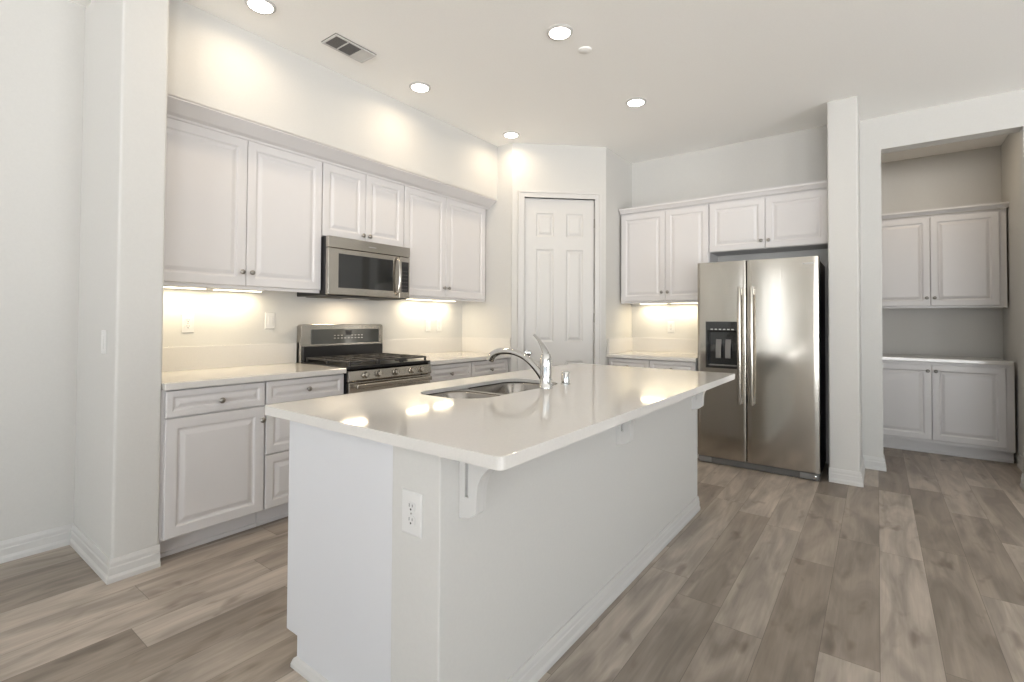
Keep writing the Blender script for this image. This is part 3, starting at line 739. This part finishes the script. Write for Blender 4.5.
# unseen fill lamp added to the ceiling to brighten the alcove
bm = lathe(nb(), [(.092, -.0005), (.092, -.004), (.086, -.009), (.074, -.010), (.070, -.006), (.070, -.0005)], (.38, 5.88, H), (0, 0, 1), 36)
link('fill_lamp_ring', bm, trim_m, CEIL, smooth=True)
link('lamp_lens', lathe(nb(), [(.0695, -.0105), (.0695, -.0115), (.06, -.014), (0, -.016)], (.38, 5.88, H), (0, 0, 1), 36), lens_m, CEIL, smooth=True)  # glowing lens of the added fill lamp
light('alcove_fill_lamp', 'AREA', (.38, 5.88, H-.02), ALCOVE_FILL, WARM, CEIL, None, shape='DISK', size=.13)
bm = lathe(nb(), [(.042, -.0003), (.042, -.005), (.036, -.009), (0, -.010)], (-1.507, 2.788, H), (0, 0, 1), 28)
o = link('sprinkler_cover', bm, ceil_m, smooth=True); tag(o, 'small flat round cover on the ceiling near a recessed light', 'sprinkler cover')
# air register
vr = thing('air_vent', 'white rectangular ceiling air vent with slats, above the range counter', 'air vent', (-2.725, 1.872, H))
vx, vy = -2.725, 1.872; hx, hy = .079, .152
bm = nb()
box(bm, vx-hx, vx+hx, vy-hy, vy+hy, H-.004, H-.0006); link('back_plate', bm, duct_m, vr)
bm = nb()
for a, b, c, d in ((-hx, -hx+.015, -hy, hy), (hx-.015, hx, -hy, hy), (-hx+.015, hx-.015, -hy, -hy+.015), (-hx+.015, hx-.015, hy-.015, hy), (-hx+.015, hx-.015, -.056, -.046), (-hx+.015, hx-.015, .046, .056)):
    box(bm, vx+a, vx+b, vy+c, vy+d, H-.012, H-.0045)
link('frame', bm, trim_m, vr, bevel=.003)
for s in range(3):
    y0 = vy+[-hy+.016, -.045, .057][s]; y1 = vy+[-.057, .045, hy-.016][s]
    bm = nb(); nsl = 8
    for i in range(nsl):
        x = vx-hx+.017+(i+.5)*(2*hx-.034)/nsl
        w, t = (.0055, .0018)
        a = math.radians(62 if s < 2 else 12)
        if s == 2: w = .0088
        c, sn = math.cos(a)*w, math.sin(a)*w*.55
        v = [bm.verts.new(p) for p in ((x-c, y0, H-.008-sn), (x+c, y0, H-.008+sn*.6), (x+c, y1, H-.008+sn*.6), (x-c, y1, H-.008-sn),
                                       (x-c, y0, H-.0095-sn), (x+c, y0, H-.0095+sn*.6), (x+c, y1, H-.0095+sn*.6), (x-c, y1, H-.0095-sn))]
        for f in ((0, 1, 2, 3), (7, 6, 5, 4), (0, 4, 5, 1), (1, 5, 6, 2), (2, 6, 7, 3), (3, 7, 4, 0)): bm.faces.new([v[k] for k in f])
    link('louver', bm, trim_m if s == 2 else grey_m, vr)
def strip(fr, u0, u1, z, d, label, power):
    root = thing('under_cabinet_light', label, 'light strip', fr((u0+u1)/2, z-.02, d), 'light strips under the wall cabinets')
    bm = nb(); fr.box(bm, u0, u1, z-.014, z, d-.03, d+.03); link('housing', bm, plate_m, root, bevel=.003)
    mid = (u0+u1)/2; horizontal = abs(fr.u.x) > .5
    for a, b in ((u0+.01, mid-.03), (mid+.03, u1-.01)):
        bm = nb(); fr.box(bm, a, b, z-.019, z-.0145, d-.025, d+.025); link('lens', bm, strip_m, root, bevel=.002)
        light('strip_lamp', 'AREA', fr((a+b)/2, z-.024, d), power/2, (1, .84, .58), root, None, shape='RECTANGLE', size=(b-a-.02) if horizontal else .04, size_y=.04 if horizontal else (b-a-.02))
zc = 1.453-.0045
strip(Fr((XK+.095, 0, 0), (0, 1, 0), (1, 0, 0)), 1.02, 1.68, zc, 0, 'lit strip under the wall cabinet left of the microwave', STRIP)
strip(Fr((XK+.095, 0, 0), (0, 1, 0), (1, 0, 0)), 3.00, 3.62, zc, 0, 'lit strip under the wall cabinet right of the microwave', STRIP)
strip(Fr((0, YF-.095, 0), (1, 0, 0), (0, -1, 0)), -2.05, -1.42, zc-.003, 0, 'lit strip under the wall cabinet left of the refrigerator', STRIP)
